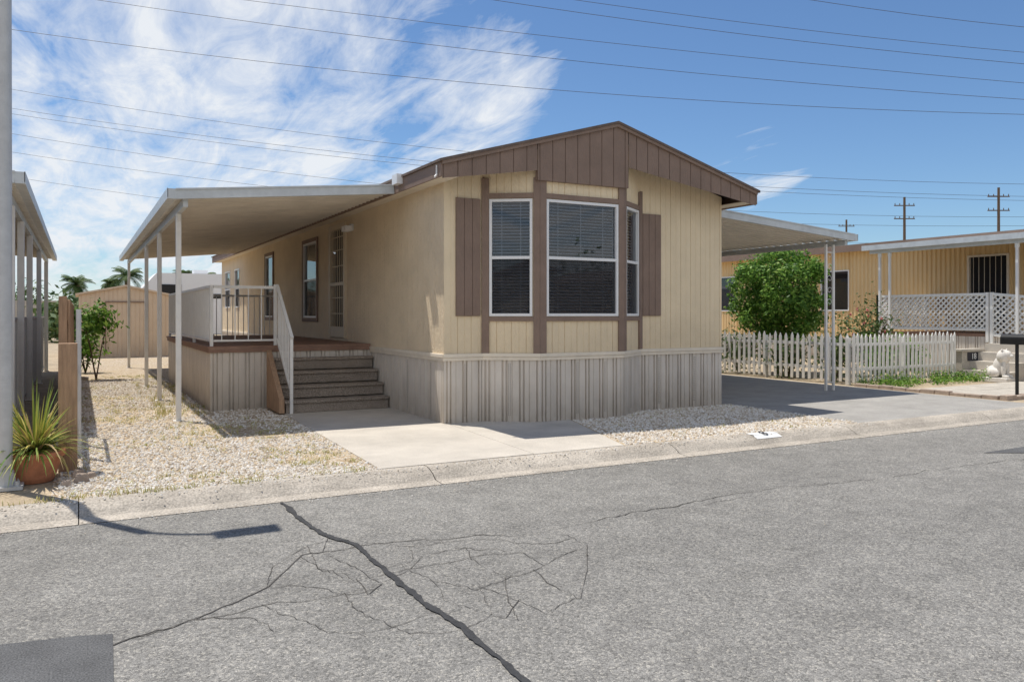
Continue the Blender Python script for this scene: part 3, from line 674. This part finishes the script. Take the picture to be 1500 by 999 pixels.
text('8',(7.51,7.235,.016),.19,(math.radians(8),0,0),'navy',E,'numeral')
def ico(c,r,rot=(0,0,0)):
    bpy.ops.mesh.primitive_ico_sphere_add(subdivisions=3,radius=1,location=c,rotation=rot); o=bpy.context.object; o.scale=r; return o
L=empty('lion_statue',(17.9,10.3,0)); cx,cy=17.9,10.3
parts=[ico((cx,cy+.02,.36),(.12,.14,.22),(.25,0,0)),ico((cx,cy+.12,.24),(.15,.18,.13)),ico((cx,cy-.06,.56),(.15,.13,.16)),ico((cx,cy-.14,.60),(.085,.10,.10)),ico((cx,cy-.23,.575),(.05,.05,.042)),
 ico((cx-.07,cy-.10,.30),(.045,.05,.20)),ico((cx+.07,cy-.10,.30),(.045,.05,.20)),ico((cx-.07,cy-.15,.13),(.05,.08,.035)),ico((cx+.07,cy-.15,.13),(.05,.08,.035)),
 ico((cx-.15,cy+.08,.2),(.06,.13,.10)),ico((cx+.15,cy+.08,.2),(.06,.13,.10)),ico((cx-.09,cy-.08,.70),(.03,.02,.035)),ico((cx+.09,cy-.08,.70),(.03,.02,.035)),ico((cx+.05,cy+.28,.22),(.03,.03,.14),(-.4,0,0))]
for o in parts: o.select_set(True)
bpy.context.view_layer.objects.active=parts[0]; bpy.ops.object.join(); o=bpy.context.object; o.name='lion_body'; bpy.ops.object.transform_apply(location=True,rotation=True,scale=True)
o.data.materials.append(M['stone']); rm=o.modifiers.new('r','REMESH'); rm.mode='VOXEL'; rm.voxel_size=.012; rm.use_smooth_shade=True
o.parent=L; o.matrix_parent_inverse=Matrix.Translation(L.location).inverted()
m=MB(); m.box(cx-.22,cx+.22,cy-.26,cy+.30,0,.10); m.obj('plinth','stone',L,bevel=.01)
mbx=survey(1490,582)
bx,by=mbx
E=empty('mailbox',(bx,by,0)); m=MB(); m.tube([(bx,by,0),(bx,by,.95)],.03,8); m.box(bx-.09,bx+.09,by-.2,by+.25,.95,1.05)
pts=[(bx+.09*math.cos(t),1.05+.09*math.sin(t)) for t in [i*math.pi/8 for i in range(9)]]
n=len(m.v); m.v+=[(x,by-.2,z) for x,z in pts]+[(x,by+.25,z) for x,z in pts]
for i in range(8): m.f.append((n+i,n+i+1,n+10+i,n+9+i))
m.f+= [tuple(n+i for i in range(9)),tuple(n+17-i for i in range(9))]; m.obj('post_and_box','black',E)

# ---------------------------------------------------------------- rear: shed, trailer, palms, trees
E=empty('garden_shed',(1.4,31,0)); m=MB(); xa,xb=.0,2.9; ribwall(m,FR(0,31,0),xa,xb,0,lambda s:2.15+.30*(1-abs(s-1.45)/1.45),.14,[(0,0),(.06,0),(.07,-.012),(.09,-.012),(.1,0)]); ribwall(m,FR(xa,35,-90),0,4,0,2.15,.14,[(0,0),(.06,0),(.07,-.012),(.09,-.012),(.1,0)]); m.obj('walls','shed',E)
m=MB(); m.hexa([(-.1,30.9,2.14),(1.45,30.9,2.46),(1.45,35,2.46),(-.1,35,2.14),(-.1,30.9,2.2),(1.45,30.9,2.52),(1.45,35,2.52),(-.1,35,2.2)]); m.hexa([(1.45,30.9,2.46),(3.0,30.9,2.14),(3.0,35,2.14),(1.45,35,2.46),(1.45,30.9,2.52),(3.0,30.9,2.2),(3.0,35,2.2),(1.45,35,2.52)]); m.obj('roof','shed',E)
m=MB(); m.box(.8,.83,30.96,30.99,.1,1.9); m.box(2.1,2.13,30.96,30.99,.1,1.9); m.box(.8,2.13,30.96,30.99,1.9,1.94); m.obj('doors','brown',E)
E=empty('parked_trailer',(4.5,39,0)); m=MB()
a=[(2.6,.6),(6.6,.6),(6.6,3.1),(6.4,3.3),(3.0,3.3),(2.4,2.6)]
n=len(m.v); m.v+=[(x,38,z) for x,z in a]+[(x,40.4,z) for x,z in a]; m.f+=[tuple(range(n,n+6)),tuple(range(n+11,n+5,-1))]+[(n+i,n+6+i,n+6+(i+1)%6,n+(i+1)%6) for i in range(6)]
m.obj('body','vinyl',E); m=MB(); m.tube([(4.2,38,.35),(4.2,38.25,.35)],.35,16); m.tube([(5.1,38,.35),(5.1,38.25,.35)],.35,16); m.box(2.6,6.6,37.98,37.995,2.2,2.4); m.box(3.2,4.0,37.97,37.99,2.0,2.8); m.obj('wheels_and_trim','black',E)
m=MB(); m.box(4.6,5.2,38.8,39.4,3.3,3.5); m.obj('roof_vent','vinyl',E)
def palm(x,y,h,R_,seed):
    E=empty('palm_tree',(x,y,0)); rr=random.Random(seed); t=MB(); t.tube([(x,y,0),(x+.1,y,h*.5),(x,y,h)],[.28,.2,.17],8); t.obj('trunk','trunk',E); l=MB()
    for i in range(32):
        a=rr.uniform(0,6.28); e=rr.uniform(-.5,1.4); p=Vector((x,y,h)); L_=R_*rr.uniform(.8,1.1); prev=p.copy()
        for k in range(8):
            d=Vector((math.cos(a)*math.cos(e),math.sin(a)*math.cos(e),math.sin(e))); q=prev+d*L_/8; sd=Vector((-math.sin(a),math.cos(a),0)); wl=R_*.22*math.sin((k+1)/9*3.14)+.05
            for sg in (-1,1):
                for u in (.0,.33,.66):
                    b=prev+(q-prev)*u; tp=b+sd*sg*wl+d*wl*.4+Vector((0,0,-wl*.5)); l.quad(tuple(b),tuple(b+d*.04),tuple(tp+d*.015),tuple(tp))
            prev=q; e-=.2
    l.obj('fronds','leafd',E)
for px,py,Z,s,r in ((112,418,48,1,1.1),(186,406,55,2,1.3),(160,416,60,5,.9),(268,406,60,3,1.1),(298,407,62,4,1.1)):
    q=at_depth(px,py,Z); palm(q[0],q[1],q[2],r,s)
tm=MB(); rr=random.Random(21)
def mass(pxs,Z,ztop,n):
    for i in range(n):
        px=rr.uniform(*pxs); q=at_depth(px,460,Z+rr.uniform(-3,3)); h=ztop*rr.uniform(.6,1); leaves(tm,(q[0],q[1],h*.55),(1.5,1.5,h*.5),170,.22,.3,.2,i)
mass((70,150),45,2.7,10); mass((100,360),70,2.8,22); mass((1050,1160),60,5.4,14); mass((380,1500),100,5.5,60); mass((-400,80),60,5,20); mass((1500,2000),70,6,20)
for i in range(60):
    x=rr.uniform(-30,40); h=rr.uniform(3,6.5); leaves(tm,(x,-27+rr.uniform(-3,3),h*.55),(2,2,h*.5),200,.28,.3,.2,i)
tm.obj('distant_trees','leafd')
m=MB(); m.box(-30,60,62,62.3,0,2.4); m.obj('boundary_wall','paver')
for i,x in enumerate((-22,-11.5,1,12.5,25)):
    E=empty('opposite_mobile_home',(x,-10,0)); m=MB(); ribwall(m,FR(x+5,-9.5,180),0,5,0,3.2,.2,CORR)
    ribwall(m,FR(x+5,-24,90),0,14.5,0,3.2,.2,CORR); ribwall(m,FR(x,-9.5,-90),0,14.5,0,3.2,.2,CORR); m.obj('walls',('shed','band')[i%2],E)
    m=MB()
    for sx in (-1,1):
        xe=x+2.5+sx*2.8; a=[(x+2.5,-9.1,4.0),(xe,-9.1,3.2),(xe,-24,3.2),(x+2.5,-24,4.0)]; m.hexa(a+[(p,q,z+.08) for p,q,z in a])
    m.poly([(x,-9.5,3.2),(x+5,-9.5,3.2),(x+2.5,-9.5,3.95)]); m.obj('roof','brown',E)
    m=MB(); m.box(x+1.6,x+3.4,-9.5,-9.46,1.4,2.7); m.obj('window','dark',E)

def upole(px,pt,Z,name='utility_pole'):
    q=at_depth(px,pt,Z); E=empty(name,(q[0],q[1],0)); m=MB(); m.tube([(q[0],q[1],0),(q[0],q[1],q[2])],[.18,.12],8)
    for dz in (.9,2.3):
        m.bar((q[0]-CT*1.1,q[1]+ST*1.1,q[2]-dz),(q[0]+CT*1.1,q[1]-ST*1.1,q[2]-dz),.10,.10)
        for k in (-1.0,-.5,.5,1.0): m.tube([(q[0]+CT*k,q[1]-ST*k,q[2]-dz),(q[0]+CT*k,q[1]-ST*k,q[2]-dz+.25)],.04,6)
    m.obj('pole_and_crossarms','trunk',E)
upole(1325,289,85); upole(1463,275,80); upole(1240,322,110)
cu=bpy.data.curves.new('power_lines','CURVE'); cu.dimensions='3D'; cu.bevel_depth=.018; cu.bevel_resolution=1
def wire(p0,p1,p2,Z,r=1.0):
    (x0,y0),(x1,y1),(x2,y2)=p0,p1,p2
    def fy(x): return y0*(x-x1)*(x-x2)/((x0-x1)*(x0-x2))+y1*(x-x0)*(x-x2)/((x1-x0)*(x1-x2))+y2*(x-x0)*(x-x1)/((x2-x0)*(x2-x1))
    xs=[-500+i*80 for i in range(33)]
    sp=cu.splines.new('POLY'); sp.points.add(len(xs)-1)
    for i,x in enumerate(xs): sp.points[i].co=(*at_depth(x,fy(x),Z),1); sp.points[i].radius=r
for a,b,c_,Z in (((5,42),(750,127),(1500,168),60),((140,0),(700,74),(1500,146),62),((355,0),(900,64),(1500,122),64),((720,0),(1100,52),(1500,94),60),((840,0),(1160,42),(1500,77),63),((1185,0),(1340,22),(1500,40),60),
  ((10,130),(690,223),(1500,270),80),((10,158),(640,238),(1500,288),82),((10,166),(650,246),(1500,294),84),((10,195),(540,268),(1500,318),86),((10,222),(380,272),(1500,331),88),((10,258),(230,290),(1500,352),90)):
    wire(a,b,c_,Z,1.0)
o=bpy.data.objects.new('power_lines',cu); SC.collection.objects.link(o); cu.materials.append(M['wire'])

# ---------------------------------------------------------------- light, sky, camera
EL=math.radians(70); hx,hy=-.5,.866
sl=bpy.data.lights.new('sun','SUN'); sl.energy=4.8; sl.angle=math.radians(.5); sl.color=(1,.95,.87); so=bpy.data.objects.new('sun',sl); SC.collection.objects.link(so)
tosun=Vector((hx*math.cos(EL),hy*math.cos(EL),math.sin(EL))); so.rotation_euler=tosun.to_track_quat('Z','Y').to_euler()
W=bpy.data.worlds.new('World'); SC.world=W; W.use_nodes=True; nt=NT(W); bg=nt.n['Background']; bg.inputs[1].default_value=.15
sky=nt.add('ShaderNodeTexSky'); sky.sky_type='NISHITA'; sky.sun_disc=False; sky.sun_elevation=EL; sky.sun_rotation=math.radians(-30); sky.air_density=1.0; sky.dust_density=.1; sky.ozone_density=3.0
tc=nt.add('ShaderNodeTexCoord'); sep=nt.add('ShaderNodeSeparateXYZ'); nt.l(tc.outputs['Generated'],sep.inputs[0])
def mth(op,a,b=None,cl=False):
    n=nt.add('ShaderNodeMath',operation=op,use_clamp=cl)
    for i,v in enumerate((a,b)):
        if v is None: continue
        if isinstance(v,(int,float)): n.inputs[i].default_value=v
        else: nt.l(v,n.inputs[i])
    return n.outputs[0]
den=mth('ADD',mth('MAXIMUM',sep.outputs[2],0.0),.12)
comb=nt.add('ShaderNodeCombineXYZ'); nt.l(mth('DIVIDE',sep.outputs[0],den),comb.inputs[0]); nt.l(mth('DIVIDE',sep.outputs[1],den),comb.inputs[1])
def cn(scale,rot,st,det,dist=0,ro=.6):
    mp=nt.add('ShaderNodeMapping'); mp.inputs['Rotation'].default_value=(0,0,math.radians(rot)); mp.inputs['Scale'].default_value=st; nt.l(comb.outputs[0],mp.inputs[0])
    n=nt.add('ShaderNodeTexNoise'); n.inputs['Scale'].default_value=scale; n.inputs['Detail'].default_value=det; n.inputs['Roughness'].default_value=ro; n.inputs['Distortion'].default_value=dist; nt.l(mp.outputs[0],n.inputs['Vector']); return n.outputs[0]
n1=cn(1.7,20,(1,.45,1),12,.5,.62); n2=cn(6,38,(1,.32,1),10,.8,.66)
base=mth('ADD',mth('MULTIPLY',n1,.64),mth('MULTIPLY',n2,.36))
def dirmask(px,py,lo,hi):
    v=Vector(at_depth(px,py,1))-Vector((0,0,1.5)); v.normalize()
    d=nt.add('ShaderNodeVectorMath',operation='DOT_PRODUCT'); nt.l(tc.outputs['Generated'],d.inputs[0]); d.inputs[1].default_value=v
    mr=nt.add('ShaderNodeMapRange'); mr.interpolation_type='SMOOTHSTEP'; mr.inputs[1].default_value=lo; mr.inputs[2].default_value=hi; nt.l(d.outputs['Value'],mr.inputs[0]); return mr.outputs[0]
mk=mth('MAXIMUM',mth('MULTIPLY',dirmask(200,110,.90,.975),1.12),mth('MULTIPLY',dirmask(600,110,.970,.995),.98)); mk=mth('MAXIMUM',mk,mth('MULTIPLY',dirmask(1110,262,.9962,.9996),.80)); mk=mth('MAXIMUM',mk,mth('MULTIPLY',dirmask(560,265,.992,.999),.6))
# unseen cloud bank added behind the viewer to brighten the shaded front walls
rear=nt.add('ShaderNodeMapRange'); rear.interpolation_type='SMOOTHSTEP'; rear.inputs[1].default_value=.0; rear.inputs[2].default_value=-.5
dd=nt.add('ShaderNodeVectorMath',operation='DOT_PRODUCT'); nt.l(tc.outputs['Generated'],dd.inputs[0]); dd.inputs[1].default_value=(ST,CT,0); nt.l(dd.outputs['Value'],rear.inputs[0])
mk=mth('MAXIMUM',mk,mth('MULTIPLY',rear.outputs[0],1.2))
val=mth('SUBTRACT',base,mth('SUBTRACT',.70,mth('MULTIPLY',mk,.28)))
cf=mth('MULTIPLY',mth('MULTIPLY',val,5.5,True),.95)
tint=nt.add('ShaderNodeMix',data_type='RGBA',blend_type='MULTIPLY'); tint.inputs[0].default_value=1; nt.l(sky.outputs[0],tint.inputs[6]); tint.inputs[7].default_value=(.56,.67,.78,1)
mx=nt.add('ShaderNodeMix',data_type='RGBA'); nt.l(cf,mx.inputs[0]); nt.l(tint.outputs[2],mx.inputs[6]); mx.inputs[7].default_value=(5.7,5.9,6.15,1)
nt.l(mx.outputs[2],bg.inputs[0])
cam=bpy.data.cameras.new('camera'); co=bpy.data.objects.new('camera',cam); SC.collection.objects.link(co); SC.camera=co
co.location=(0,0,1.5); co.rotation_euler=(math.pi/2,0,-TH); cam.sensor_width=36; cam.lens=28.0; cam.shift_y=-39.5/1500; cam.clip_end=3000; cam.clip_start=.05
SC.view_settings.view_transform='Standard'; SC.view_settings.look='None'; SC.view_settings.exposure=0
